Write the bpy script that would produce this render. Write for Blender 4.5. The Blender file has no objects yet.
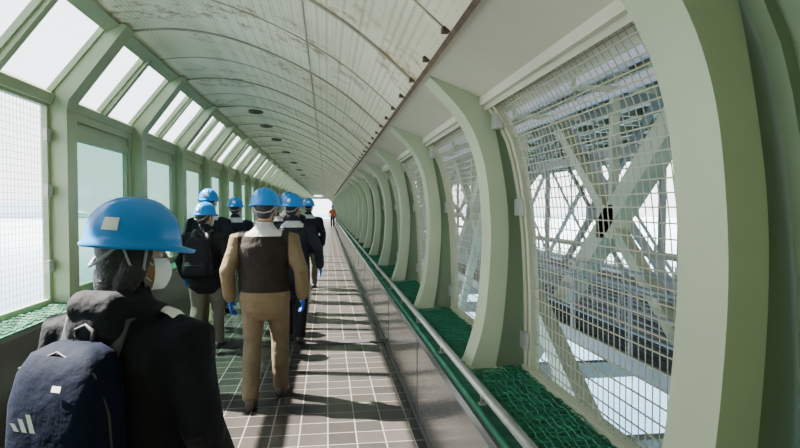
import bpy, bmesh, math, random
from mathutils import Vector, Matrix
random.seed(4)
C = bpy.context
CH = 1.62  # camera height

# ---------------------------------------------------------------- materials
def nmat(name):
    m = bpy.data.materials.new(name); m.use_nodes = True
    nt = m.node_tree; b = nt.nodes['Principled BSDF']
    return m, nt, b
def mat(name, col, rough=0.5, metal=0.0, var=0.12, nscale=6.0, bump=0.0, bscale=40.0, spec=0.5, layers=None, bdist=.02):
    m, nt, b = nmat(name)
    L = nt.links
    tc = nt.nodes.new('ShaderNodeTexCoord')
    n = nt.nodes.new('ShaderNodeTexNoise'); n.inputs['Scale'].default_value = nscale; n.inputs['Detail'].default_value = 4
    L.new(tc.outputs['Object'], n.inputs['Vector'])
    r = nt.nodes.new('ShaderNodeValToRGB')
    r.color_ramp.elements[0].position = .3; r.color_ramp.elements[1].position = .7
    r.color_ramp.elements[0].color = (1-var,)*3+(1,)
    r.color_ramp.elements[1].color = (1+var,)*3+(1,)
    L.new(n.outputs['Fac'], r.inputs['Fac'])
    base = nt.nodes.new('ShaderNodeRGB'); base.outputs[0].default_value=(*col,1); cur=base.outputs[0]
    if layers:
        sp = nt.nodes.new('ShaderNodeSeparateXYZ'); L.new(tc.outputs['Object'], sp.inputs[0])
        ab = nt.nodes.new('ShaderNodeMath'); ab.operation='ABSOLUTE'; L.new(sp.outputs['X'], ab.inputs[0])
        def cmpn(sock, op, v):
            q = nt.nodes.new('ShaderNodeMath'); q.operation=op; L.new(sock,q.inputs[0]); q.inputs[1].default_value=v; return q.outputs[0]
        def mul(a,c):
            q = nt.nodes.new('ShaderNodeMath'); q.operation='MULTIPLY'; L.new(a,q.inputs[0]); L.new(c,q.inputs[1]); return q.outputs[0]
        for (xm,z0,z1,ym,lc) in layers:
            f = mul(mul(cmpn(ab.outputs[0],'LESS_THAN',xm),cmpn(sp.outputs['Z'],'GREATER_THAN',z0)),mul(cmpn(sp.outputs['Z'],'LESS_THAN',z1),cmpn(sp.outputs['Y'],'LESS_THAN',ym)))
            mx = nt.nodes.new('ShaderNodeMix'); mx.data_type='RGBA'; L.new(f,mx.inputs[0]); L.new(cur,mx.inputs[6]); mx.inputs[7].default_value=(*lc,1); cur=mx.outputs[2]
    mm = nt.nodes.new('ShaderNodeMix'); mm.data_type='RGBA'; mm.blend_type='MULTIPLY'; mm.inputs[0].default_value=1
    L.new(cur,mm.inputs[6]); L.new(r.outputs['Color'],mm.inputs[7]); L.new(mm.outputs[2], b.inputs['Base Color'])
    b.inputs['Roughness'].default_value = rough; b.inputs['Metallic'].default_value = metal
    b.inputs['Specular IOR Level'].default_value = spec
    if bump > 0:
        n2 = nt.nodes.new('ShaderNodeTexNoise'); n2.inputs['Scale'].default_value = bscale; n2.inputs['Detail'].default_value = 3
        L.new(tc.outputs['Object'], n2.inputs['Vector'])
        bp = nt.nodes.new('ShaderNodeBump'); bp.inputs['Strength'].default_value = bump; bp.inputs['Distance'].default_value = bdist
        L.new(n2.outputs['Fac'], bp.inputs['Height']); L.new(bp.outputs['Normal'], b.inputs['Normal'])
    return m

M_green = mat('green_paint', (.32,.385,.24), .45, var=.08, nscale=2)
M_cream = mat('cream_paint', (.42,.42,.29), .5, var=.08, nscale=2)
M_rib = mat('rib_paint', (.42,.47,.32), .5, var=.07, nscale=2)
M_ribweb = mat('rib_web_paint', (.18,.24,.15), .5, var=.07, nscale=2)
M_soffit = mat('soffit_paint', (.52,.49,.38), .4, var=.10, nscale=1.5)
M_seam = mat('ceiling_seam', (.34,.29,.20), .5, var=.25, nscale=4)
M_wire = mat('wire_paint', (.36,.34,.24), .5, var=.05)
M_net = mat('green_net', (.010,.17,.085), .6, var=.3, nscale=8)
M_ledge = mat('ledge_green', (.012,.12,.065), .7, var=.4, nscale=15, bump=.5, bscale=60)
M_kerb = mat('kerb_panel', (.16,.16,.148), .18, metal=.45, var=.12, nscale=1.2)
M_dark = mat('dark_rubber', (.03,.03,.032), .6)
M_pipe = mat('galvanised_pipe', (.40,.41,.38), .35, metal=.5)
M_lamp = mat('lamp_brown', (.10,.06,.04), .5)
M_rust = mat('rusty_trim', (.10,.06,.035), .8, var=.5, nscale=12)
M_truss = mat('truss_paint', (.30,.32,.21), .5, var=.2, nscale=1.2)
M_trussg = mat('truss_grey', (.15,.16,.165), .5, var=.12, nscale=.8)
M_grate = mat('deck_grating', (.035,.038,.042), .7)
M_white = mat('white_plastic', (.75,.75,.73), .5, var=.03)

def sea_mat():
    m, nt, b = nmat('sea_water'); L = nt.links
    tc = nt.nodes.new('ShaderNodeTexCoord')
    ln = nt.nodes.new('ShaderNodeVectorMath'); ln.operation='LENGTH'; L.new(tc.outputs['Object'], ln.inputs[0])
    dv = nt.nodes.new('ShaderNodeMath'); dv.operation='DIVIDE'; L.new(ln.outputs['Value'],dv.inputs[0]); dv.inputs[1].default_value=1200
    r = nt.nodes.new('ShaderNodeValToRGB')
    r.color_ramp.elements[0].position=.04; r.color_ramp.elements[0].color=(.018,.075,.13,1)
    r.color_ramp.elements[1].position=.75; r.color_ramp.elements[1].color=(.42,.50,.55,1)  # distance haze painted into the water colour, paler farther out
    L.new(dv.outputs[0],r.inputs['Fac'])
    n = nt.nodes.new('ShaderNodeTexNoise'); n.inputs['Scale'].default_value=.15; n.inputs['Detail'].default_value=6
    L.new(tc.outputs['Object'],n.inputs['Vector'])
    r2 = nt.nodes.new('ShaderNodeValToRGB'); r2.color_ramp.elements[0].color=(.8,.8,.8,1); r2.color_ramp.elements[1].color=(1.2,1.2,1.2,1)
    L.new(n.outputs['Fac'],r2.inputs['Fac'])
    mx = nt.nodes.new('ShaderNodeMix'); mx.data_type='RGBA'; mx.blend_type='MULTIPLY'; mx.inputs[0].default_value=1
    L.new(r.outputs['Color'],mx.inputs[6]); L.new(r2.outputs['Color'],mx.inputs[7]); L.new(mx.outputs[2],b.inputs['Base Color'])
    b.inputs['Roughness'].default_value=.6; b.inputs['Specular IOR Level'].default_value=.1
    return m
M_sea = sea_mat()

def glass(name, tint, fac=.08):
    m, nt, b = nmat(name); L = nt.links
    out = nt.nodes['Material Output']
    t = nt.nodes.new('ShaderNodeBsdfTransparent'); t.inputs['Color'].default_value = (*tint, 1)
    g = nt.nodes.new('ShaderNodeBsdfGlossy'); g.inputs['Roughness'].default_value = .08
    mx = nt.nodes.new('ShaderNodeMixShader'); mx.inputs[0].default_value = fac
    L.new(t.outputs[0], mx.inputs[1]); L.new(g.outputs[0], mx.inputs[2]); L.new(mx.outputs[0], out.inputs['Surface'])
    return m
M_glass = glass('tinted_glass', (.42,.56,.51), .10)
M_sky_glass = glass('skylight_glass', (.97,.98,.98), .04)

def floor_mat():
    m, nt, b = nmat('floor_tiles'); L = nt.links
    tc = nt.nodes.new('ShaderNodeTexCoord')
    br = nt.nodes.new('ShaderNodeTexBrick'); br.offset = 0; br.squash = 1
    br.inputs['Scale'].default_value = 1; br.inputs['Brick Width'].default_value = .2; br.inputs['Row Height'].default_value = .2
    br.inputs['Mortar Size'].default_value = .0045; br.inputs['Mortar Smooth'].default_value = .1
    br.inputs['Color1'].default_value = (.032,.029,.028,1); br.inputs['Color2'].default_value = (.058,.052,.049,1)
    br.inputs['Mortar'].default_value = (.22,.205,.185,1)
    L.new(tc.outputs['Object'], br.inputs['Vector'])
    n = nt.nodes.new('ShaderNodeTexNoise'); n.inputs['Scale'].default_value = 2.5; n.inputs['Detail'].default_value = 5
    L.new(tc.outputs['Object'], n.inputs['Vector'])
    mx = nt.nodes.new('ShaderNodeMix'); mx.data_type = 'RGBA'; mx.blend_type = 'MULTIPLY'; mx.inputs[0].default_value = .6
    L.new(br.outputs['Color'], mx.inputs[6])
    r = nt.nodes.new('ShaderNodeValToRGB'); r.color_ramp.elements[0].color = (.55,.55,.55,1); r.color_ramp.elements[1].color = (1.4,1.36,1.3,1)
    L.new(n.outputs['Fac'], r.inputs['Fac']); L.new(r.outputs['Color'], mx.inputs[7])
    L.new(mx.outputs[2], b.inputs['Base Color'])
    b.inputs['Roughness'].default_value = .27
    bp = nt.nodes.new('ShaderNodeBump'); bp.inputs['Strength'].default_value = .3; bp.inputs['Distance'].default_value = .004; bp.invert = True
    L.new(br.outputs['Fac'], bp.inputs['Height']); L.new(bp.outputs['Normal'], b.inputs['Normal'])
    return m
M_floor = floor_mat()

def ceil_mat():
    m, nt, b = nmat('perforated_ceiling'); L = nt.links
    tc = nt.nodes.new('ShaderNodeTexCoord')
    mp = nt.nodes.new('ShaderNodeMapping'); mp.inputs['Scale'].default_value = (30,30,30)
    L.new(tc.outputs['Object'], mp.inputs['Vector'])
    v = nt.nodes.new('ShaderNodeTexVoronoi'); v.inputs['Randomness'].default_value = .15; v.inputs['Scale'].default_value = 1
    L.new(mp.outputs[0], v.inputs['Vector'])
    rd = nt.nodes.new('ShaderNodeValToRGB')
    rd.color_ramp.elements[0].position = .2; rd.color_ramp.elements[0].color = (.50,.46,.39,1)
    rd.color_ramp.elements[1].position = .42; rd.color_ramp.elements[1].color = (1,1,1,1)
    L.new(v.outputs['Distance'], rd.inputs['Fac'])
    n = nt.nodes.new('ShaderNodeTexNoise'); n.inputs['Scale'].default_value = 1.3; n.inputs['Detail'].default_value = 6
    L.new(tc.outputs['Object'], n.inputs['Vector'])
    rb = nt.nodes.new('ShaderNodeValToRGB')
    rb.color_ramp.elements[0].position = .3; rb.color_ramp.elements[0].color = (.66,.60,.42,1)
    rb.color_ramp.elements[1].position = .7; rb.color_ramp.elements[1].color = (.84,.79,.60,1)
    L.new(n.outputs['Fac'], rb.inputs['Fac'])
    mx = nt.nodes.new('ShaderNodeMix'); mx.data_type = 'RGBA'; mx.blend_type = 'MULTIPLY'; mx.inputs[0].default_value = .85
    L.new(rb.outputs['Color'], mx.inputs[6]); L.new(rd.outputs['Color'], mx.inputs[7])
    n2 = nt.nodes.new('ShaderNodeTexNoise'); n2.inputs['Scale'].default_value = 7; n2.inputs['Detail'].default_value = 8; n2.inputs['Roughness'].default_value = .75
    L.new(tc.outputs['Object'], n2.inputs['Vector'])
    rr = nt.nodes.new('ShaderNodeValToRGB')
    rr.color_ramp.elements[0].position = .49; rr.color_ramp.elements[0].color = (0,0,0,1)
    rr.color_ramp.elements[1].position = .60; rr.color_ramp.elements[1].color = (1,1,1,1)
    L.new(n2.outputs['Fac'], rr.inputs['Fac'])
    n3 = nt.nodes.new('ShaderNodeTexNoise'); n3.inputs['Scale'].default_value = 1.4; n3.inputs['Detail'].default_value = 2
    L.new(tc.outputs['Object'], n3.inputs['Vector'])
    r3 = nt.nodes.new('ShaderNodeValToRGB')
    r3.color_ramp.elements[0].position = .49; r3.color_ramp.elements[0].color = (0,0,0,1)
    r3.color_ramp.elements[1].position = .61; r3.color_ramp.elements[1].color = (.9,.9,.9,1)
    L.new(n3.outputs['Fac'], r3.inputs['Fac'])
    mu = nt.nodes.new('ShaderNodeMath'); mu.operation='MULTIPLY'; L.new(rr.outputs['Color'],mu.inputs[0]); L.new(r3.outputs['Color'],mu.inputs[1])
    mx2 = nt.nodes.new('ShaderNodeMix'); mx2.data_type = 'RGBA'
    L.new(mu.outputs[0], mx2.inputs[0]); L.new(mx.outputs[2], mx2.inputs[6]); mx2.inputs[7].default_value = (.30,.135,.045,1)
    L.new(mx2.outputs[2], b.inputs['Base Color']); b.inputs['Roughness'].default_value = .5
    return m
M_ceil = ceil_mat()

# ---------------------------------------------------------------- mesh builder
class MB:
    def __init__(s): s.v=[]; s.f=[]; s.m=[]
    def add(s, vs, fs, mi=0):
        o=len(s.v); s.v += [tuple(v) for v in vs]
        for f in fs: s.f.append(tuple(i+o for i in f)); s.m.append(mi)
    def box(s, x0,x1,y0,y1,z0,z1, mi=0):
        vs=[(x0,y0,z0),(x1,y0,z0),(x1,y1,z0),(x0,y1,z0),(x0,y0,z1),(x1,y0,z1),(x1,y1,z1),(x0,y1,z1)]
        s.add(vs,[(0,3,2,1),(4,5,6,7),(0,1,5,4),(1,2,6,5),(2,3,7,6),(3,0,4,7)],mi)
    def prism(s, poly, y0, y1, mi=0):   # poly in XZ
        n=len(poly)
        vs=[(p[0],y0,p[1]) for p in poly]+[(p[0],y1,p[1]) for p in poly]
        fs=[tuple(range(n)), tuple(range(2*n-1,n-1,-1))]
        for i in range(n):
            j=(i+1)%n; fs.append((i,i+n,j+n,j))
        s.add(vs,fs,mi)
    def band(s, inner, outer, y0, y1, mi=0):
        n=len(inner)
        for i in range(n-1):
            a,b,c,d=inner[i],inner[i+1],outer[i+1],outer[i]
            vs=[(a[0],y0,a[1]),(b[0],y0,b[1]),(c[0],y0,c[1]),(d[0],y0,d[1]),(a[0],y1,a[1]),(b[0],y1,b[1]),(c[0],y1,c[1]),(d[0],y1,d[1])]
            fs=[(0,1,2,3),(7,6,5,4),(0,4,5,1),(3,2,6,7)]
            if i==0: fs.append((0,3,7,4))
            if i==n-2: fs.append((1,5,6,2))
            s.add(vs,fs,mi)
    def beam(s, p0, p1, w, h, mi=0):
        p0=Vector(p0); p1=Vector(p1); t=(p1-p0).normalized()
        up=Vector((0,0,1)) if abs(t.z)<.95 else Vector((0,1,0))
        a=t.cross(up).normalized(); b=a.cross(t).normalized()
        vs=[]
        for p in (p0,p1):
            for sx,sy in ((-1,-1),(1,-1),(1,1),(-1,1)): vs.append(p+a*sx*w/2+b*sy*h/2)
        s.add(vs,[(0,1,2,3),(7,6,5,4),(0,4,5,1),(1,5,6,2),(2,6,7,3),(3,7,4,0)],mi)
    def ibeam(s,p0,p1,w,h,mi=0):
        p0=Vector(p0); p1=Vector(p1); t=(p1-p0).normalized()
        up=Vector((0,0,1)) if abs(t.z)<.95 else Vector((0,1,0))
        a=t.cross(up).normalized(); b=a.cross(t).normalized()
        th=.03
        s.beam(p0,p1,th,h,mi)
        s.beam(p0+b*h/2,p1+b*h/2,w,th,mi); s.beam(p0-b*h/2,p1-b*h/2,w,th,mi)
    def loft(s, pts, rad, ref=(1,0,0), n=14, mi=0, cap=True):
        pts=[Vector(p) for p in pts]; ref=Vector(ref)
        P=[]; R=[]
        if cap:
            t=(pts[0]-pts[1]).normalized(); r=rad[0]; m=min(r)
            P.append(pts[0]+t*m*.55); R.append((r[0]*.62,r[1]*.62))
            P+=pts; R+=list(rad)
            t=(pts[-1]-pts[-2]).normalized(); r=rad[-1]; m=min(r)
            P.append(pts[-1]+t*m*.55); R.append((r[0]*.62,r[1]*.62))
        else: P=pts; R=list(rad)
        vs=[]; k=len(P)
        for i in range(k):
            if i==0: t=P[1]-P[0]
            elif i==k-1: t=P[-1]-P[-2]
            else: t=P[i+1]-P[i-1]
            t.normalize()
            a=(ref-t*ref.dot(t))
            if a.length<1e-4: a=Vector((0,1,0))-t*t.y
            a.normalize(); b=t.cross(a)
            for j in range(n):
                th=2*math.pi*j/n
                vs.append(P[i]+a*math.cos(th)*R[i][0]+b*math.sin(th)*R[i][1])
        fs=[]
        for i in range(k-1):
            for j in range(n):
                q=(j+1)%n
                fs.append((i*n+j,i*n+q,(i+1)*n+q,(i+1)*n+j))
        fs.append(tuple(range(n-1,-1,-1))); fs.append(tuple((k-1)*n+j for j in range(n)))
        s.add(vs,fs,mi)
    def tube(s, pts, r, n=8, mi=0): s.loft(pts,[(r,r)]*len(pts),ref=(.31,.2,.93),n=n,mi=mi,cap=False)
    def ell(s, c, r, nu=20, nv=12, mi=0):
        vs=[(c[0],c[1],c[2]+r[2])]
        for i in range(1,nv):
            ph=math.pi*i/nv
            for j in range(nu):
                th=2*math.pi*j/nu
                vs.append((c[0]+r[0]*math.sin(ph)*math.cos(th),c[1]+r[1]*math.sin(ph)*math.sin(th),c[2]+r[2]*math.cos(ph)))
        vs.append((c[0],c[1],c[2]-r[2])); fs=[]
        for j in range(nu): fs.append((0,1+j,1+(j+1)%nu))
        for i in range(nv-2):
            for j in range(nu):
                a=1+i*nu; q=(j+1)%nu
                fs.append((a+j,a+nu+j,a+nu+q,a+q))
        e=len(vs)-1; a=1+(nv-2)*nu
        for j in range(nu): fs.append((e,a+(j+1)%nu,a+j))
        s.add(vs,fs,mi)
    def mesh(s,name,mats,smooth=False):
        me=bpy.data.meshes.new(name); me.from_pydata(s.v,[],s.f)
        for m in mats: me.materials.append(m)
        me.polygons.foreach_set('material_index',s.m)
        me.polygons.foreach_set('use_smooth',[smooth]*len(s.f))
        bm=bmesh.new(); bm.from_mesh(me); bmesh.ops.recalc_face_normals(bm,faces=bm.faces); bm.to_mesh(me); bm.free()
        me.update(); return me
    def obj(s,name,mats,smooth=False,parent=None):
        o=bpy.data.objects.new(name,s.mesh(name,mats,smooth)); C.collection.objects.link(o)
        if parent: o.parent=parent
        return o
def catmull(P, n=4):
    out=[]
    for i in range(len(P)-1):
        p0=P[max(i-1,0)];p1=P[i];p2=P[i+1];p3=P[min(i+2,len(P)-1)]
        for k in range(n):
            t=k/n
            out.append(tuple(.5*((2*p1[a])+(-p0[a]+p2[a])*t+(2*p0[a]-5*p1[a]+4*p2[a]-p3[a])*t*t+(-p0[a]+3*p1[a]-3*p2[a]+p3[a])*t**3) for a in range(len(p1))))
    out.append(tuple(P[-1])); return out
def offs(P,d):
    out=[]
    for i in range(len(P)):
        a=P[max(i-1,0)]; b=P[min(i+1,len(P)-1)]
        tx,tz=b[0]-a[0],b[1]-a[1]; l=math.hypot(tx,tz)
        out.append((P[i][0]+tz/l*d, P[i][1]-tx/l*d))
    return out
def Z(P): return [(x,h+CH) for x,h in P]
def empty(name, loc=(0,0,0)):
    e=bpy.data.objects.new(name,None); e.location=loc; C.collection.objects.link(e); return e
def applied(o):
    dg=C.evaluated_depsgraph_get(); dg.update()
    me=bpy.data.meshes.new_from_object(o.evaluated_get(dg))
    return me

# ---------------------------------------------------------------- corridor
Y0,Y1=-.80,79.5
BAY=2.0; RY0=1.25; TH=.2
ribY=[RY0+BAY*k for k in range(-1,40)]
KX=.68; LX=-2.10; LW=-2.42; LZ=CH-1.0; LLZ=CH-.87
b=MB(); b.box(LX,KX,Y0,Y1,-.25,0); b.obj('floor',[M_floor])
b=MB(); b.box(LX+.02,KX-.015,6.62,6.80,0.0,.012)
for i in range(13): b.box(LX+.1+i*.21,LX+.12+i*.21,6.64,6.78,.012,.016)
b.obj('floor_joint_cover',[mat('joint_steel',(.06,.06,.065),.5,metal=.4)])
b=MB()
b.prism([(KX,-.25),(KX,LZ-.02),(KX+.02,LZ),(1.22,LZ),(1.26,LZ-.02),(1.26,-.25)],Y0,Y1)
y=Y0+1
while y<60:
    b.box(KX-.003,KX,y-.006,y+.006,.04,LZ-.03,1); y+=2.0
b.box(KX-.012,KX,Y0,Y1,0,.05,1)
b.obj('wall_right',[M_kerb,mat('kerb_seam',(.09,.09,.085),.4,metal=.4)])
b=MB()
b.prism([(LX,-.25),(LX,LLZ-.02),(LX-.02,LLZ),(LW-.02,LLZ),(LW-.06,LLZ-.02),(LW-.06,-.25)],Y0,Y1)
b.obj('wall_left',[M_kerb])
# ceiling
cprof=catmull(Z([(-1.86,1.62),(-1.4,1.665),(-.9,1.60),(-.35,1.40),(.15,1.12),(.56,.78)]),8)
b=MB(); b.band(cprof,offs(cprof,-.07),Y0,Y1)
b.obj('ceiling',[M_ceil],smooth=False)
b=MB()
cin=offs(cprof,.006); cin2=offs(cprof,.012)
y=-.5
while y<Y1:
    big = abs(((y-RY0-.1)/2.0)-round((y-RY0-.1)/2.0))<.1
    if big: b.band(cin2,cprof,y-.018,y+.018)
    else: b.band(cin,cprof,y-.007,y+.007)
    y+=1.0
i=27
p=cprof[i]; q=cprof[i+1]; cc=offs(cprof,.006)
b.band([cc[i],(cc[i][0]*.85+cc[i+1][0]*.15,cc[i][1]*.85+cc[i+1][1]*.15)],[p,(p[0]*.85+q[0]*.15,p[1]*.85+q[1]*.15)],Y0,Y1)
b.obj('ceiling_arch_strips',[M_seam])
b=MB()
b.prism(Z([(.545,.775),(.565,.760),(.575,.775),(.56,.80)]),Y0,Y1,0)
y=Y0+.3
while y<40:
    b.box(.515,.55,y-.02,y+.02,CH+.785,CH+.81,0); y+=.5
b.obj('ceiling_edge_trim',[M_rust])
b=MB(); st=Z([(.56,.785),(.93,.64),(1.06,.56)])
b.band(st,[(p[0]+.05,p[1]+.10) for p in st],Y0,Y1)
b.box(.90,.94,Y0,Y1,CH+.60,CH+.65)
b.obj('trim_1',[M_soffit])
b=MB()
b.prism(Z([(-1.92,1.54),(-1.80,1.60),(-1.84,1.70),(-1.98,1.66)]),Y0,Y1)
b.prism(Z([(LW-.06,.90),(LW+.06,.90),(LW+.08,.98),(LW-.02,1.04),(LW-.08,.98)]),Y0,Y1)
b.obj('trim_2',[M_green])
# right ribs
rin=catmull(Z([(.84,-.99),(.93,-.7),(.97,-.3),(.965,0),(.92,.3),(.81,.54),(.60,.765)]),6)
rout=catmull(Z([(1.00,-.99),(1.05,-.7),(1.08,-.3),(1.075,0),(1.03,.3),(.97,.55),(.90,.66)]),6)
rsh=catmull(Z([(1.22,-.99),(1.225,-.7),(1.215,-.3),(1.19,0),(1.14,.3),(1.05,.52),(.96,.66)]),6)
b=MB()
for y in ribY:
    b.band(rin,rout,y,y+TH)
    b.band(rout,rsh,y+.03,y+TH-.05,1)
    b.box(.80,1.06,y-.03,y+TH+.03,LZ+.012,LZ+.03)
    for q in (.86,1.0):
        for yy in (y-.015,y+TH+.015): b.ell((q,yy,LZ+.035),(.012,.012,.012),8,6)
ribs=b.obj('arch_rib_row',[M_rib,M_ribweb])
# left posts with knee
b=MB()
LI=-2.25
pin=Z([(LI,-.858),(LI,.86),(LI+.02,.94),(-1.74,1.60)])
pout=Z([(LW+.02,-.858),(LW+.02,.94),(LW+.05,1.0),(-1.92,1.66)])
for y in ribY:
    b.band(pin,pout,y,y+TH)
    ym=y+TH/2+1.0
    if ym<Y1: b.band(Z([(LW+.08,.95),(-1.84,1.60)]),Z([(LW,1.02),(-1.92,1.66)]),ym-.035,ym+.035)
    b.box(LW,LI,y-.02,y+TH+.02,LLZ+.012,LLZ+.03)
b.obj('window_post_row',[M_green])
# skylights glazing
b=MB()
for y in ribY[:-1]:
    for ya,yb in ((y+TH,y+TH/2+.965),(y+TH/2+1.035,y+2)):
        b.band(Z([(LW,.985),(-1.90,1.635)]),Z([(LW-.01,.995),(-1.91,1.645)]),ya,yb,1)
        for e in ((ya,ya+.025),(yb-.025,yb)):
            b.band(Z([(LW+.03,.96),(-1.87,1.61)]),Z([(LW,1.0),(-1.90,1.65)]),e[0],e[1],0)
b.obj('skylight_glazing',[M_green,M_sky_glass])

# mesh window (right)
wprof=catmull(Z([(1.22,-1.0),(1.215,-.5),(1.18,0),(1.10,.38),(.96,.62)]),3)
def along(P,t):
    n=len(P)-1; i=min(int(t*n),n-1); f=t*n-i
    return (P[i][0]*(1-f)+P[i+1][0]*f, P[i][1]*(1-f)+P[i+1][1]*f)
def right_window():
    b=MB(); L=BAY-TH
    wo=[(p[0]-.045,p[1]) for p in wprof]
    for ya in (0.02,L-.07):
        b.band(wo,wprof,ya,ya+.05,0)
    b.band(wo,wprof,L-.14,L-.10,0)
    b.box(1.17,1.225,0,L,LZ+.012,LZ+.05,0)
    b.prism(Z([(.93,.57),(.98,.60),(.98,.66),(.92,.64)]),0,L,0)
    for t in (.12,.5,.86):
        p=along(wprof,t); b.box(p[0]-.07,p[0]-.03,L-.12,L-.02,p[1]-.05,p[1]+.05,2)
    r=.0027
    N=34
    for i in range(N+1):
        yy=.06+(L-.2)*i/N
        pts=[(p[0]-.015,yy,p[1]) for p in wprof]
        b.loft(pts,[(r,r)]*len(pts),ref=(0,1,0),n=4,mi=1,cap=False)
    K=34
    for j in range(1,K):
        p=along(wprof,j/K); b.beam((p[0]-.018,.05,p[1]),(p[0]-.018,L-.12,p[1]),r*1.9,r*1.9,1)
    return b
rb=right_window()
rme=rb.mesh('mesh_window',[M_cream,M_wire,M_pipe])
def right_solid():
    b=MB(); L=BAY-TH
    b.band([(p[0]-.03,p[1]) for p in wprof],wprof,0,L,0)
    wo=[(p[0]-.06,p[1]) for p in wprof]
    for ya in (.02,L/2,L-.07): b.band(wo,wprof,ya,ya+.05,0)
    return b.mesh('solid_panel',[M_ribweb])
def left_window(openmesh):
    b=MB(); L=BAY-TH; x=LW
    zb=LLZ+.012; zt=CH+.92
    if openmesh:
        b.box(x-.02,x+.03,0,.05,zb,zt); b.box(x-.02,x+.03,L-.05,L,zb,zt)
        b.box(x-.02,x+.03,.05,L-.05,zb,zb+.06); b.box(x-.02,x+.03,.05,L-.05,zt-.05,zt)
        for i in range(34): 
            yy=.05+(L-.1)*i/33; b.beam((x,yy,zb),(x,yy,zt),.0025,.0025,1)
        for j in range(33):
            zz=zb+(zt-zb)*j/33; b.beam((x,.05,zz),(x,L-.05,zz),.0025,.0025,1)
        for zz in (zb+.35,zb+1.0,zt-.3): b.box(x+.03,x+.06,L-.12,L-.03,zz-.05,zz+.05,3)
    else:
        zt2=zt-.02
        b.box(x-.02,x+.05,0,.09,zb,zt2); b.box(x-.02,x+.05,L-.09,L,zb,zt2)
        b.box(x-.02,x+.05,.09,L-.09,zb,zb+.10); b.box(x-.02,x+.05,.09,L-.09,zt-.10,zt2)
        b.box(x-.015,x+.04,.09,L-.09,zt-.28,zt-.20)
        b.box(x-.01,x+.02,.09,L-.09,zt-.20,zt-.10,0)
        b.box(x-.015,x+.03,.09,.13,zb+.1,zt-.28); b.box(x-.015,x+.03,L-.13,L-.09,zb+.1,zt-.28)
        b.box(x-.005,x+.003,.09,L-.09,zb+.10,zt-.28,2)
    return b
lm_open=left_window(True).mesh('mesh_window_left',[M_green,M_wire,M_glass,M_pipe])
lm_glass=left_window(False).mesh('glass_window',[M_green,M_wire,M_glass,M_pipe])
wi=1
def inst(name,me,y,parent=None):
    o=bpy.data.objects.new(name,me); o.location=(0,y,0); C.collection.objects.link(o)
    if parent: o.parent=parent
    return o
farR=empty('far_mesh_window_row'); farL=empty('far_glass_window_row')
for k,y in enumerate(ribY[:-1]):
    yy=y+TH
    if k==0: inst('right_wall_panel',right_solid(),yy)
    elif y<12: inst('window_%d'%wi,rme,yy); wi+=1
    else: inst('mesh_panel',rme,yy,farR)
    ml = lm_open if 1<y<4 else lm_glass
    if y<12: inst('window_%d'%wi,ml,yy); wi+=1
    else: inst('glass_panel',ml,yy,farL)

# netting on ledges
def net(x0,x1,z,name,amp=.006):
    b=MB(); L=BAY; nx=max(6,int((x1-x0)/.034)); ny=int(L/.034)
    def P(i,j):
        x=x0+(x1-x0)*i/nx+.005*math.sin(j*.9+i*2.1); y=L*j/ny+(.006*math.sin(i*1.3+j*.5) if 0<j<ny else 0)
        h=amp*(math.sin(j*1.9+.6*math.sin(i*1.1))+.8*math.sin(i*1.4+j*.35))
        if j in(0,ny): h=0
        return (x,y,z+.018+h)
    vs=[P(i,j) for j in range(ny+1) for i in range(nx+1)]
    fs=[(j*(nx+1)+i,j*(nx+1)+i+1,(j+1)*(nx+1)+i+1,(j+1)*(nx+1)+i) for j in range(ny) for i in range(nx)]
    b.add(vs,fs); o=b.obj(name+'_tmp',[M_net])
    w=o.modifiers.new('w','WIREFRAME'); w.thickness=.008; w.use_replace=True
    me=applied(o); bpy.data.objects.remove(o); return me
nr=net(.81,1.16,LZ+.01,'nr'); nl=net(LW+.06,LX-.03,LLZ+.01,'nl')
NR=empty('green_safety_netting'); 
for y in ribY[:-1]:
    inst('net_strip_a',nr,y,NR); inst('net_strip_b',nl,y,NR)
b=MB(); b.box(.72,1.17,Y0,Y1-.1,LZ,LZ+.012); b.box(LW+.03,LX-.02,Y0,Y1-.1,LLZ,LLZ+.012)
o=b.obj('ledge_sheet',[M_ledge],parent=NR)
# handrail
b=MB()
b.tube([(.765,Y0,LZ+.085),(.765,Y1-.1,LZ+.085)],.022,12,0)
b.tube([(.72,Y0,LZ+.028),(.72,Y1-.1,LZ+.028)],.012,8,1)
y=Y0+.5
while y<Y1-.2:
    b.tube([(.765,y,LZ+.012),(.765,y,LZ+.085)],.009,8,0); b.box(.745,.785,y-.02,y+.02,LZ+.012,LZ+.02,0); y+=1
b.obj('handrail',[M_pipe,M_net],smooth=True)
# ceiling lamps
CX=-1.2; cz=CH+1.64
for y in (9.9,11.6,13.9,17,21,25,29):
    b=MB()
    b.loft([(CX,y,cz+.02),(CX,y,cz-.025)],[(.13,.13),(.12,.12)],n=24,mi=0,cap=False)
    b.loft([(CX,y,cz-.02),(CX,y,cz-.032)],[(.085,.085),(.08,.08)],n=24,mi=1,cap=False)
    b.obj('ceiling_lamp',[M_lamp,M_grate])
# end portal
b=MB()
b.box(LX,.68,Y1,Y1+.1,2.75,3.1)
b.box(-2.45,LX,Y1,Y1+.1,LLZ,3.0); b.box(.68,1.2,Y1,Y1+.1,LZ,2.4)
b.obj('wall_end',[M_cream])
b=MB(); b.box(LW-.06,1.26,Y0-.12,Y0,-.25,3.35); b.obj('back_light_block',[M_green])  # unseen blocker added behind the camera to cut light from the rear

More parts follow.
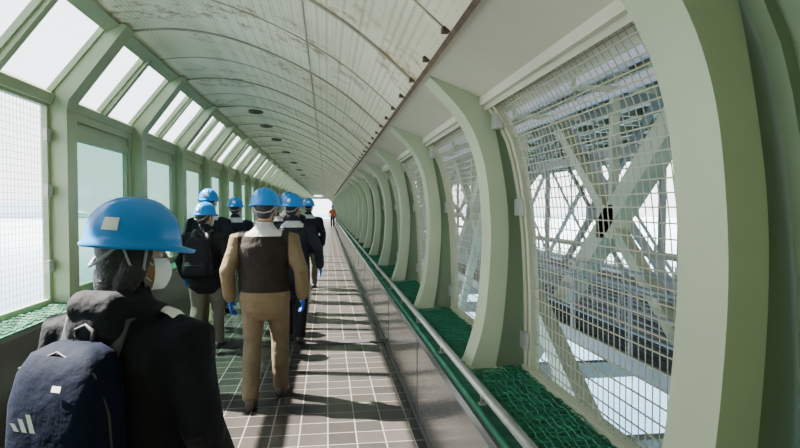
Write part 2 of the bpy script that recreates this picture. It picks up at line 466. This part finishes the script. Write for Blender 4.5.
# ---------------------------------------------------------------- bridge outside
b=MB()
X1=6.0; PL=11.5; YA=5.4
TT=CH+4.6; BB=CH-5.2
for X,sc,oy,mi in ((X1,1.0,0,0),(13.0,.6,3.5,1),(24,.7,7.2,1)):
    b.beam((X,-25,TT),(X,100,TT),.6,.7,mi)
    b.beam((X,-25,BB),(X,100,BB),.6,.7,mi)
    for i in range(-2,8):
        y=YA+PL*i+oy
        b.beam((X,y,BB),(X,y,TT),.36*sc,.36*sc,mi)
        b.beam((X,y+PL,BB),(X,y,TT),.40*sc,.46*sc,mi)
        b.beam((X,y,BB),(X,y+PL,TT),.24*sc,.26*sc,mi)
        b.beam((X,y+PL/2,-.3+CH),(X,y+PL/2,TT),.16*sc,.16*sc,mi)
        b.beam((X,y+PL*.25,CH-2.75),(X,y+PL*.25,BB),.2*sc,.2*sc,mi)
        b.beam((X,y+PL*.75,CH-2.75),(X,y+PL*.75,BB),.2*sc,.2*sc,mi)
        b.box(X-.2,X+.2,y+PL/2-.35,y+PL/2+.35,CH-.65,CH+.05,mi)
for i in range(-2,7):
    y=YA+PL*i
    b.beam((X1,y,BB),(13,y,TT),.22,.22,1); b.beam((X1,y,TT),(13,y,BB),.22,.22,1)
    b.beam((1.4,y,BB),(21,y,BB),.3,.5,1)
    b.beam((1.4,y+PL/2,BB),(21,y+PL/2,BB),.3,.5,1)
for y in (-4.5,7,18.5,30):
    b.beam((3.6,y+5.2,CH+.3),(3.6,y-1.5,CH-4.2),.26,.36,0)
    b.beam((3.6,y+5.2,CH+.3),(3.6,y+9,CH-4.2),.16,.2,0)
    b.beam((3.6,y+5.2,CH+.2),(3.6,y+5.2,TT),.16,.2,0)
b.beam((3.6,-20,CH-4.2),(3.6,90,CH-4.2),.3,.4,0)
for X,h in ((6.3,1.2),(6.3,-1.7),(8.2,-1.2),(8.2,3.3)):
    b.beam((X,-20,CH+h),(X,95,CH+h),.12,.16,1)
b.obj('bridge_truss',[M_truss,mat('truss_far_grey',(.19,.205,.175),.5,var=.15,nscale=1)])
b=MB()
for X,h,r in ((5.2,2.15,.10),(5.2,2.6,.16),(5.0,3.1,.10),(4.6,2.9,.07),(4.4,1.75,.05),(4.4,3.35,.09)):
    b.tube([(X,-20,CH+h),(X,90,CH+h)],r,12,0)
for y in range(-18,90,3):
    b.beam((4.1,y,CH+2.0),(5.6,y,CH+2.0),.08,.10,1); b.beam((4.1,y,CH+3.45),(5.6,y,CH+3.45),.08,.1,1)
    b.beam((4.1,y,CH+2.0),(4.1,y,CH+4.6),.07,.07,1); b.beam((5.5,y,CH+2.0),(5.5,y,CH+4.6),.07,.07,1)
b.obj('service_pipe_rack',[mat('pipe_lilac_grey',(.44,.42,.45),.4),M_truss])
b=MB()
b.box(-4.4,32,-20,100,CH+5.3,CH+5.6,0)
for X in (-3.8,3.4,5.5,8,10.5,13,16,19,22,26,30): b.ibeam((X,-20,CH+4.9),(X,100,CH+4.9),.3,.7,1)
for y in range(-18,100,3): b.ibeam((2.2,y,CH+4.95),(31,y,CH+4.95),.3,.6,1)
b.obj('road_deck',[M_grate,M_truss])
b=MB()
for (xa,xb,h) in ((4.6,5.6,-2.3),(6.6,8.0,-3.2),(9.0,20.0,-4.6)):
    z=CH+h
    for i in range(int((xb-xa)/.14)+1): b.box(xa+i*.14,xa+i*.14+.09,-20,90,z-.04,z,0)
    for y in range(-18,90,2):
        b.beam((xa,y,z-.12),(xb,y,z-.12),.10,.16,1)
        for x in (xa,xb): b.beam((x,y,z),(x,y,z+1.1),.05,.05,1)
    for x in (xa,xb):
        for q in (.4,.75,1.1): b.tube([(x,-20,z+q),(x,90,z+q)],.025,6,1)
        b.beam((x,-20,z-.1),(x,90,z-.1),.08,.25,1)
b.obj('maintenance_walkway',[M_grate,M_trussg])
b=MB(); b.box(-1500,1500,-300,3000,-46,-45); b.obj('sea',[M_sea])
b=MB()
pts=[(-1500+i*60,2500,-45+60*abs(math.sin(i*.37))*abs(math.sin(i*.11+1))+12) for i in range(51)]
for i in range(50):
    p,q=pts[i],pts[i+1]; b.add([(p[0],p[1],-45),(q[0],q[1],-45),q,p,(p[0],p[1]+300,-45),(q[0],q[1]+300,-45)],[(0,1,2,3),(3,2,5,4)])
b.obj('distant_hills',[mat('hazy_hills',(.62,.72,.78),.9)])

# ---------------------------------------------------------------- people
def cloth(name,col,rough=.8,var=.15,layers=None): return mat(name,col,rough,var=var,nscale=9,bump=.8,bscale=11,spec=.2,layers=layers,bdist=.03)
M_skin=mat('skin',(.50,.28,.18),.55,var=.06)
M_hair=mat('black_hair',(.012,.010,.010),.5,var=.3,nscale=60,bump=.5,bscale=120)
M_helmet=mat('blue_helmet',(.005,.20,.62),.28,var=.03)
M_glove=cloth('blue_glove',(.02,.10,.45))
M_navy0=cloth('navy_jacket',(.006,.007,.010))
M_navy=cloth('navy_jacket_yoke',(.012,.014,.022),layers=[(.13,1.385,1.46,.03,(.45,.45,.43))])
M_black=cloth('black_jacket',(.012,.012,.014))
M_khaki=cloth('khaki_jacket',(.165,.12,.065),layers=[(.203,.93,1.46,.30,(.020,.014,.011)),(.145,1.385,1.50,.03,(.50,.49,.46))])
M_khakip=cloth('khaki_trousers',(.155,.115,.07))
M_grayp=cloth('grey_trousers',(.17,.155,.13))
M_shoe=mat('shoe_leather',(.05,.03,.022),.45)
M_shoeb=mat('shoe_black',(.02,.02,.022),.5)
M_mask=mat('mask_white',(.8,.8,.8),.8,var=.02)
M_eye=mat('eye_white',(.8,.8,.78),.3,var=.02); M_iris=mat('iris',(.02,.012,.01),.2)
M_lip=mat('lips',(.40,.16,.13),.5)
M_strap=mat('strap_grey',(.30,.31,.33),.7)
M_orange=cloth('orange_vest',(.45,.12,.04))

def remesh(b,vox,smooth=4,name='t'):
    o=b.obj(name,[M_skin]); r=o.modifiers.new('r','REMESH'); r.mode='VOXEL'; r.voxel_size=vox
    s=o.modifiers.new('s','SMOOTH'); s.iterations=smooth; s.factor=.6
    me=applied(o); bpy.data.objects.remove(o); me.materials.clear()
    me.polygons.foreach_set('use_smooth',[True]*len(me.polygons)); return me
def link(name,me,parent,mw=None):
    o=bpy.data.objects.new(name,me); C.collection.objects.link(o)
    if parent: o.parent=parent
    if mw is not None:
        if parent: o.matrix_parent_inverse=Matrix.Identity(4); o.matrix_basis=mw
        else: o.matrix_world=mw
    return o

def hand_mesh(side,M):
    b=MB(); s=side
    b.loft([(0,0,.03),(0,0,-.01),(0,0,-.05),(0,.0,-.085)],[(.022,.028),(.018,.032),(.016,.042),(.014,.040)],ref=(1,0,0),n=12)
    for y,l,c in ((.030,.070,.5),(.010,.078,.55),(-.010,.073,.6),(-.030,.058,.7)):
        p=Vector((0,y,-.085)); pts=[p+Vector((0,0,.015))]; a=.15
        for seg in (.45,.32,.23):
            d=Vector((-s*math.sin(a),0,-math.cos(a))); p=p+d*l*seg; pts.append(p); a+=c
        b.loft(pts,[(.0085,.009),(.0085,.009),(.0078,.008),(.0065,.007)],ref=(0,1,0),n=8)
    b.loft([(0,.02,-.015),(-s*.008,.045,-.035),(-s*.015,.056,-.065),(-s*.022,.058,-.088)],[(.014,.014),(.012,.012),(.0095,.0095),(.008,.008)],ref=(1,0,0),n=8)
    me=remesh(b,.0045,2); me.materials.append(M); return me

def shoe(b,M):
    st=[(-.095,.024,.045),(-.085,.036,.075),(-.04,.040,.095),(.0,.040,.09),(.05,.043,.065),(.10,.048,.05),(.145,.044,.042),(.17,.028,.03)]
    n=16; vs=[]
    for y,w,h in st:
        for j in range(n):
            th=2*math.pi*j/n; x=w*math.copysign(abs(math.cos(th))**.7,math.cos(th)); z=h/2+h/2*math.copysign(abs(math.sin(th))**.6,math.sin(th))
            vs.append(M@Vector((x,y,z)))
    fs=[]
    for i in range(len(st)-1):
        for j in range(n):
            q=(j+1)%n; fs.append((i*n+j,i*n+q,(i+1)*n+q,(i+1)*n+j))
    fs.append(tuple(range(n))); fs.append(tuple((len(st)-1)*n+j for j in range(n)))
    b.add(vs,fs,0)
    vs=[]
    for z in (0,.018):
        for t in range(20):
            a=2*math.pi*t/20; vs.append(M@Vector((.050*math.cos(a)*(1-.12*math.sin(a)*-1),.037+.140*math.sin(a),z)))
    fs=[tuple(range(20)),tuple(range(39,19,-1))]+[(t,(t+1)%20,20+(t+1)%20,20+t) for t in range(20)]
    b.add(vs,fs,1)

def helmet_mesh(label_th=None):
    b=MB(); a,c,h=.118,.142,.138; nt=48
    prof=[]
    for i in range(11):
        ph=math.pi/2*i/10; prof.append((math.cos(ph)**.85 if i<10 else .0,math.sin(ph)**.95))
    vs=[];fs=[]
    def ring(f,z,ext=0,fe=0,ridge=True):
        out=[]
        for j in range(nt):
            th=2*math.pi*j/nt; sx=math.sin(th); cy=math.cos(th)
            e=ext+fe*max(0,cy)**2
            x=(a*f+e)*sx; y=(c*f+e)*cy; zz=z
            if ridge and z>.03:
                for rx in (0,-.042,.042):
                    d=abs(x-rx)
                    if d<.014: zz=z*(1+.055*(1-d/.014)); y*=1+.02*(1-d/.014)
            out.append((x,y,zz - (.012*max(0,cy)**2 if ext>0 else 0)))
        return out
    R=[ring(.90,-.014,0,0,False),ring(1.0,-.016,.012,.030,False),ring(1.0,-.006,.014,.034,False),ring(1.0,.004,.001,.004,False)]
    for f,z in prof[1:-1]: R.append(ring(f,z*h))
    for r in R: vs+=r
    for i in range(len(R)-1):
        for j in range(nt):
            q=(j+1)%nt; fs.append((i*nt+j,i*nt+q,(i+1)*nt+q,(i+1)*nt+j))
    vs.append((0,0,h*1.05)); e=len(vs)-1; base=(len(R)-1)*nt
    for j in range(nt): fs.append((base+j,base+(j+1)%nt,e))
    fs.append(tuple(range(nt)))
    b.add(vs,fs,0)
    if label_th is not None:
        vs=[];fs=[];n1=7
        for i in range(n1):
            for j in range(n1):
                th=label_th+(-.18+.36*j/(n1-1)); ph=.25+.30*i/(n1-1)
                f=math.cos(ph)**.85; vs.append(((a*f+.003)*math.sin(th),(c*f+.003)*math.cos(th),math.sin(ph)**.95*h+.003))
        for i in range(n1-1):
            for j in range(n1-1): fs.append((i*n1+j,i*n1+j+1,(i+1)*n1+j+1,(i+1)*n1+j))
        b.add(vs,fs,1)
    return b.mesh('hard_hat',[M_helmet,M_white],True)

def head_mesh(vox):
    b=MB()
    b.ell((0,-.008,.022),(.076,.094,.100)); b.ell((0,.022,-.045),(.060,.064,.066)); b.ell((0,.055,-.095),(.026,.022,.018))
    b.loft([(0,.085,.02),(0,.098,-.005),(0,.104,-.022)],[(.008,.008),(.011,.011),(.014,.012)],n=10)
    for s in(-1,1):
        b.ell((s*.079,-.004,-.008),(.010,.018,.031),12,8); b.ell((s*.036,.066,-.035),(.026,.022,.022),12,8)
        b.loft([(s*.015,.084,.025),(s*.05,.072,.025)],[(.007,.007),(.006,.006)],n=8)
    b.loft([(0,-.022,-.04),(0,-.028,-.16)],[(.055,.055),(.056,.056)],n=16)
    me=remesh(b,vox,2); me.materials.append(M_skin); return me
HEAD={}
def person(name,loc,yaw,H,hyaw,hpitch,jm,pm,feet,hands,glovem,shoem,vox=.011,mask=True,hair='short',label=math.pi,backpack=None,bulk=1.0,hood=False,lean=0.0):
    k=H/1.70; E=empty(name,loc); E.rotation_euler=(0,0,yaw)
    K=Matrix.Scale(k,4)
    ln=lambda z: lean*max(0,z-.9)
    b=MB(); sb=MB(); hip=.095
    b.loft([(0,0,.80),(0,-.005,.88),(0,ln(.98),.98),(0,ln(1.05),1.05)],[(.15,.11),(.172,.125),(.158,.112),(.15,.105)],ref=(1,0,0),n=20)
    for s,(fx,fy,lift,toe) in zip((-1,1),feet):
        hp=Vector((s*hip,0,.88)); an=Vector((fx,fy,.09+lift)); dz=max(.0,.03+lift*1.0)
        kn=hp.lerp(an,.5)+Vector((s*.005,.02+dz*1.1,.02)) 
        b.loft([hp,hp.lerp(kn,.45),kn,kn.lerp(an,.35)+Vector((0,-.012,0)),kn.lerp(an,.8),an+Vector((0,-.005,-.012))],[(.104,.11),(.094,.10),(.076,.08),(.076,.08),(.068,.070),(.068,.074)],ref=(1,0,0),n=16)
        M=Matrix.Translation((fx,fy,lift))@Matrix.Rotation(toe[0],4,'Z')@Matrix.Rotation(toe[1],4,'X')
        shoe(sb,M)
    me=remesh(b,vox,4); me.materials.append(pm); link('trousers',me,E,K)
    me=sb.mesh('shoes',[shoem,M_dark],True); link('shoes',me,E,K)
    b=MB(); u=bulk
    b.loft([(0,-.005,.775),(0,ln(.82)-.005,.82),(0,ln(.87)-.005,.87),(0,ln(1.04),1.04),(0,ln(1.18)-.005,1.18),(0,ln(1.30)-.012,1.30),(0,ln(1.385)-.012,1.385),(0,ln(1.43)-.008,1.43),(0,ln(1.475),1.475)],
        [(.178*u,.130*u),(.176*u,.129*u),(.186*u,.138*u),(.176*u,.130*u),(.188*u,.137*u),(.200*u,.138*u),(.165*u,.115*u),(.10*u,.088*u),(.072,.072)],ref=(1,0,0),n=24)
    for s,(hx,hy,hz) in zip((-1,1),hands):
        sh=Vector((s*.175*u,ln(1.37)-.01,1.365)); wr=Vector((hx,hy,hz)); mid=sh.lerp(wr,.53)
        L=(wr-sh).length; full=.53; bend=math.sqrt(max(.0,(full/2)**2-(L/2)**2)) if L<full else .01
        el=mid+Vector((s*.03,-bend,0)) + Vector((s*.02,-.01,0))
        b.loft([sh+Vector((-s*.05,0,.005)),sh+Vector((s*.025,0,-.015)),sh.lerp(el,.4),el,el.lerp(wr,.45),el.lerp(wr,.85),wr],[(.065,.065),(.068*u,.07*u),(.062*u,.064*u),(.054*u,.056*u),(.052*u,.054*u),(.050*u,.050*u),(.040*u,.042*u)],ref=(1,0,0),n=16)
        hm=hand_mesh(s,glovem)
        d=(wr-el).normalized(); rot=Vector((0,0,-1)).rotation_difference(d).to_matrix().to_4x4()
        hm.transform(K@Matrix.Translation(wr+d*.01)@rot); link('hand',hm,E)
    b.loft([(0,ln(1.43)-.012,1.425),(0,ln(1.5)-.008,1.495)],[(.082,.080),(.070,.070)],n=18)
    if hood:
        b.loft([(-.10,.03,1.42),(-.105,-.06,1.44),(-.05,-.125,1.455),(.05,-.125,1.455),(.105,-.06,1.44),(.10,.03,1.42)],[(.035,.03),(.045,.045),(.055,.055),(.055,.055),(.045,.045),(.035,.03)],ref=(0,0,1),n=12)
        b.ell((0,-.13,1.39),(.11,.05,.09))
    me=remesh(b,vox,4); me.materials.append(jm)
    link('jacket',me,E,K)
    if hood:
        b=MB(); b.loft([(.125,.0,1.44),(.17,-.01,1.432),(.215,-.015,1.405)],[(.028,.006),(.030,.006),(.028,.006)],ref=(0,1,0),n=10)
        link('shoulder_band',b.mesh('sb',[M_white],True),E,K)
    if vox not in HEAD: HEAD[vox]=head_mesh(.006 if vox>.009 else .005)
    hc=Vector((0,ln(1.6)+.02,1.60))
    MH=K@Matrix.Translation(hc)@Matrix.Rotation(hyaw,4,'Z')@Matrix.Rotation(hpitch,4,'X')
    link('head',HEAD[vox],E,MH)
    b=MB()
    for s in(-1,1):
        b.ell((s*.031,.076,.006),(.013,.010,.009),12,8,0); b.ell((s*.031,.084,.006),(.006,.004,.006),10,6,1)
    b.loft([(-.024,.086,-.062),(0,.092,-.060),(.024,.086,-.062)],[(.005,.004),(.007,.007),(.005,.004)],ref=(0,0,1),n=8,mi=2)
    link('face_features',b.mesh('ff',[M_eye,M_iris,M_lip],True),E,MH)
    b=MB(); b.ell((0,-.022,.030),(.083,.092,.102)); b.ell((0,-.052,-.035),(.064,.052,.055))
    for s in(-1,1): b.ell((s*.070,.012,.012),(.014,.03,.035),12,8)
    if hair=='long':
        b.ell((0,-.055,-.07),(.072,.055,.085)); 
        for s in(-1,1): b.loft([(s*.070,.02,.03),(s*.080,-.005,-.04),(s*.074,-.03,-.11)],[(.018,.034),(.020,.042),(.016,.03)],n=12)
    hm=remesh(b,.006,2); hm.materials.append(M_hair); link('hair',hm,E,MH)
    if mask:
        vs=[];fs=[];n1,n2=10,14
        for i in range(n1):
            ph=-1.15+2.2*i/(n1-1)
            for j in range(n2):
                th=-1.25+2.5*j/(n2-1)
                w=.072*math.cos(ph*.62); 
                vs.append((w*math.sin(th)*1.0,.028+(.088-.010*abs(ph))*math.cos(th)*math.cos(ph*.45)+.004,-.052+.056*math.sin(ph)))
        for i in range(n1-1):
            for j in range(n2-1): fs.append((i*n2+j,i*n2+j+1,(i+1)*n2+j+1,(i+1)*n2+j))
        b=MB(); b.add(vs,fs,0)
        for s in(-1,1):
            b.tube([(s*.066,.052,-.025),(s*.082,.012,.012),(s*.086,-.018,-.008),(s*.078,.0,-.035),(s*.062,.05,-.075)],.0018,6,0)
        link('face_mask',b.mesh('mask',[M_mask],True),E,MH)
    b=MB()
    for s in(-1,1):
        b.tube([(s*.098,.03,.055),(s*.092,.022,-.03),(s*.066,.035,-.085),(0,.045,-.122)],.0045,6,0)
        b.tube([(s*.10,-.05,.055),(s*.095,-.018,-.02),(s*.082,.018,-.05)],.004,6,0)
    b.tube([(-.10,-.05,.04),(-.06,-.106,-.02),(0,-.120,-.035),(.06,-.106,-.02),(.10,-.05,.04)],.006,6,0)
    link('chin_strap',b.mesh('strap',[M_strap],True),E,MH)
    EW=Matrix.Translation(loc)@Matrix.Rotation(yaw,4,'Z')
    link('hard_hat',helmet_mesh(label),None,EW@MH@Matrix.Translation((0,0,.042)))
    if backpack: make_backpack(EW@K@Matrix.Translation((0,-.13*bulk-.005,0)),backpack,hood)
    return E

def make_backpack(MW,col,marks):
    big=mat('backpack_fabric',col,.8,var=.2,nscale=30,bump=.25,bscale=25,spec=.12)
    b=MB()
    def sup(z,w,d,y0,n=28,e=.5):
        return [(w*math.copysign(abs(math.cos(2*math.pi*j/n))**e,math.cos(2*math.pi*j/n)), y0-d+d*math.copysign(abs(math.sin(2*math.pi*j/n))**e,math.sin(2*math.pi*j/n)),z) for j in range(n)]
    def body(st,mi):
        n=28; vs=[]
        for q in st: vs+=sup(*q)
        fs=[(i*n+j,i*n+(j+1)%n,(i+1)*n+(j+1)%n,(i+1)*n+j) for i in range(len(st)-1) for j in range(n)]
        fs.append(tuple(range(n))); fs.append(tuple((len(st)-1)*n+j for j in range(n)))
        b.add(vs,fs,mi)
    body([(.90,.10,.05,-.02),(.91,.135,.075,0),(.96,.148,.088,0),(1.10,.150,.09,0),(1.22,.148,.085,0),(1.30,.135,.075,0),(1.35,.11,.058,-.005),(1.372,.07,.03,-.02)],0)
    body([(.93,.10,.02,-.15),(.94,.118,.035,-.145),(.98,.124,.042,-.145),(1.04,.122,.040,-.145),(1.08,.112,.032,-.145),(1.10,.09,.02,-.15)],0)
    for s in(-1,1):
        b.loft([(s*.142,-.09,.93),(s*.15,-.09,1.0),(s*.146,-.09,1.08)],[(.02,.05),(.026,.06),(.018,.055)],ref=(1,0,0),n=14,mi=0)
        b.loft([(s*.075,-.01,1.33),(s*.085,.03,1.425),(s*.095,.13,1.45),(s*.11,.24,1.40),(s*.125,.285,1.28),(s*.14,.27,1.12),(s*.16,.12,1.0),(s*.14,-.02,.96)],[(.030,.007)]*8,ref=(1,0,0),n=10,mi=1)
    b.tube([(-.035,-.03,1.365),(-.03,-.02,1.40),(0,-.015,1.415),(.03,-.02,1.40),(.035,-.03,1.365)],.007,8,1)
    b.tube([(-.150,-.085,1.0),(-.150,-.1,1.2),(-.125,-.12,1.31),(0,-.115,1.362),(.125,-.12,1.31),(.150,-.1,1.2),(.150,-.085,1.0)],.0035,6,1)
    b.tube([(-.118,-.205,1.06),(0,-.2265,1.065),(.118,-.205,1.06)],.003,6,1)
    if marks:
        y=-.1825
        for i,(hh) in enumerate((.020,.034,.048)):
            x=-.075+i*.026
            b.add([(x,y,1.165),(x+.017,y,1.165),(x+.002,y,1.165+hh),(x-.013,y,1.165+hh)],[(0,1,2,3)],2)
        b.add([(.03,-.166,1.272),(.058,-.166,1.272),(.058,-.161,1.287),(.03,-.161,1.287)],[(0,1,2,3)],2)
    me=b.mesh('backpack',[big,M_dark,M_white],True)
    link('backpack',me,None,MW)

st=((-.10,-.02,0,(.1,0)),(.10,.05,0,(-.1,0)))
walk=((-.09,-.17,.045,(.08,-.42)),(.09,.20,.0,(-.08,.08)))
walk2=((-.09,.19,.0,(.08,.06)),(.09,-.16,.04,(-.08,-.40)))
hang=((-.27,.02,.86),(.27,.03,.86))
person('woman_with_backpack',(-.575,1.72,0),math.radians(-22),1.57,math.radians(-44),math.radians(-4),M_navy0,M_black,st,((-.27,.10,.88),(.29,.08,.88)),M_skin,M_shoeb,vox=.009,
       hair='long',label=math.radians(125),backpack=(.0022,.0055,.018),bulk=1.17,hood=True)
person('man_in_khaki_jacket',(-.51,4.73,0),math.radians(-3),1.70,math.radians(2),math.radians(-4),M_khaki,M_khakip,((-.10,-.14,.0,(.1,0)),(.10,.17,.0,(-.12,0))),((-.29,.02,.86),(.30,.05,.87)),M_glove,M_shoe,vox=.010,
       bulk=1.12,label=None)
person('visitor_in_helmet',(-.40,6.74,0),math.radians(-4),1.70,math.radians(-15),0,M_navy,M_black,walk2,((-.27,.06,.86),(.31,.10,.90)),M_glove,M_shoeb,vox=.014,bulk=1.08)
person('visitor_in_helmet',(-.76,8.3,0),0,1.74,math.radians(10),0,M_navy,M_khakip,walk,hang,M_glove,M_shoeb,vox=.014,bulk=1.08)
person('visitor_in_helmet',(-1.36,6.50,0),math.radians(-8),1.60,math.radians(-20),0,M_black,M_grayp,walk,((-.27,.08,.88),(.28,.0,.86)),M_glove,M_shoeb,vox=.014,backpack=(.015,.015,.018),bulk=1.1)
person('visitor_in_helmet',(-1.55,7.65,0),math.radians(0),1.78,math.radians(5),0,M_navy,M_khakip,walk2,hang,M_glove,M_shoeb,vox=.014,bulk=1.1)
person('visitor_in_helmet',(-1.42,9.0,0),0,1.70,0,0,M_navy,M_grayp,walk,hang,M_glove,M_shoeb,vox=.018,bulk=1.1)
person('visitor_in_helmet',(-.66,9.8,0),0,1.80,0,0,M_black,M_black,walk2,hang,M_glove,M_shoeb,vox=.018,bulk=1.1)
person('visitor_in_helmet',(-.36,11.2,0),0,1.72,0,0,M_navy,M_grayp,walk,hang,M_glove,M_shoeb,vox=.018,bulk=1.1)
person('staff_in_orange_vest',(.44,46,0),math.radians(180),1.70,0,0,M_orange,M_black,st,hang,M_glove,M_shoeb,vox=.02)

# ---------------------------------------------------------------- light
w=bpy.data.worlds.new('World'); C.scene.world=w; w.use_nodes=True
nt=w.node_tree; bg=nt.nodes['Background']; L=nt.links
tc=nt.nodes.new('ShaderNodeTexCoord'); sx=nt.nodes.new('ShaderNodeSeparateXYZ'); L.new(tc.outputs['Generated'],sx.inputs[0])
r=nt.nodes.new('ShaderNodeValToRGB')
r.color_ramp.elements[0].position=0.0; r.color_ramp.elements[0].color=(.95,.97,1,1)
r.color_ramp.elements[1].position=.9; r.color_ramp.elements[1].color=(.70,.84,1,1)
L.new(sx.outputs['Z'],r.inputs['Fac']); L.new(r.outputs['Color'],bg.inputs['Color']); bg.inputs['Strength'].default_value=5.2
s=bpy.data.lights.new('sun','SUN'); s.energy=60; s.angle=.012; s.color=(1,.93,.82)
so=bpy.data.objects.new('sun',s); C.collection.objects.link(so)
so.rotation_euler=Vector((.60,-.24,-.76)).to_track_quat('-Z','Y').to_euler()

cam=bpy.data.cameras.new('camera'); cam.lens=25.2; cam.sensor_width=36; cam.clip_end=6000; cam.clip_start=.05
co=bpy.data.objects.new('camera',cam); C.collection.objects.link(co)
co.location=(0,0,CH); co.rotation_euler=(math.radians(90-1.72),0,math.radians(-7.43))
C.scene.camera=co
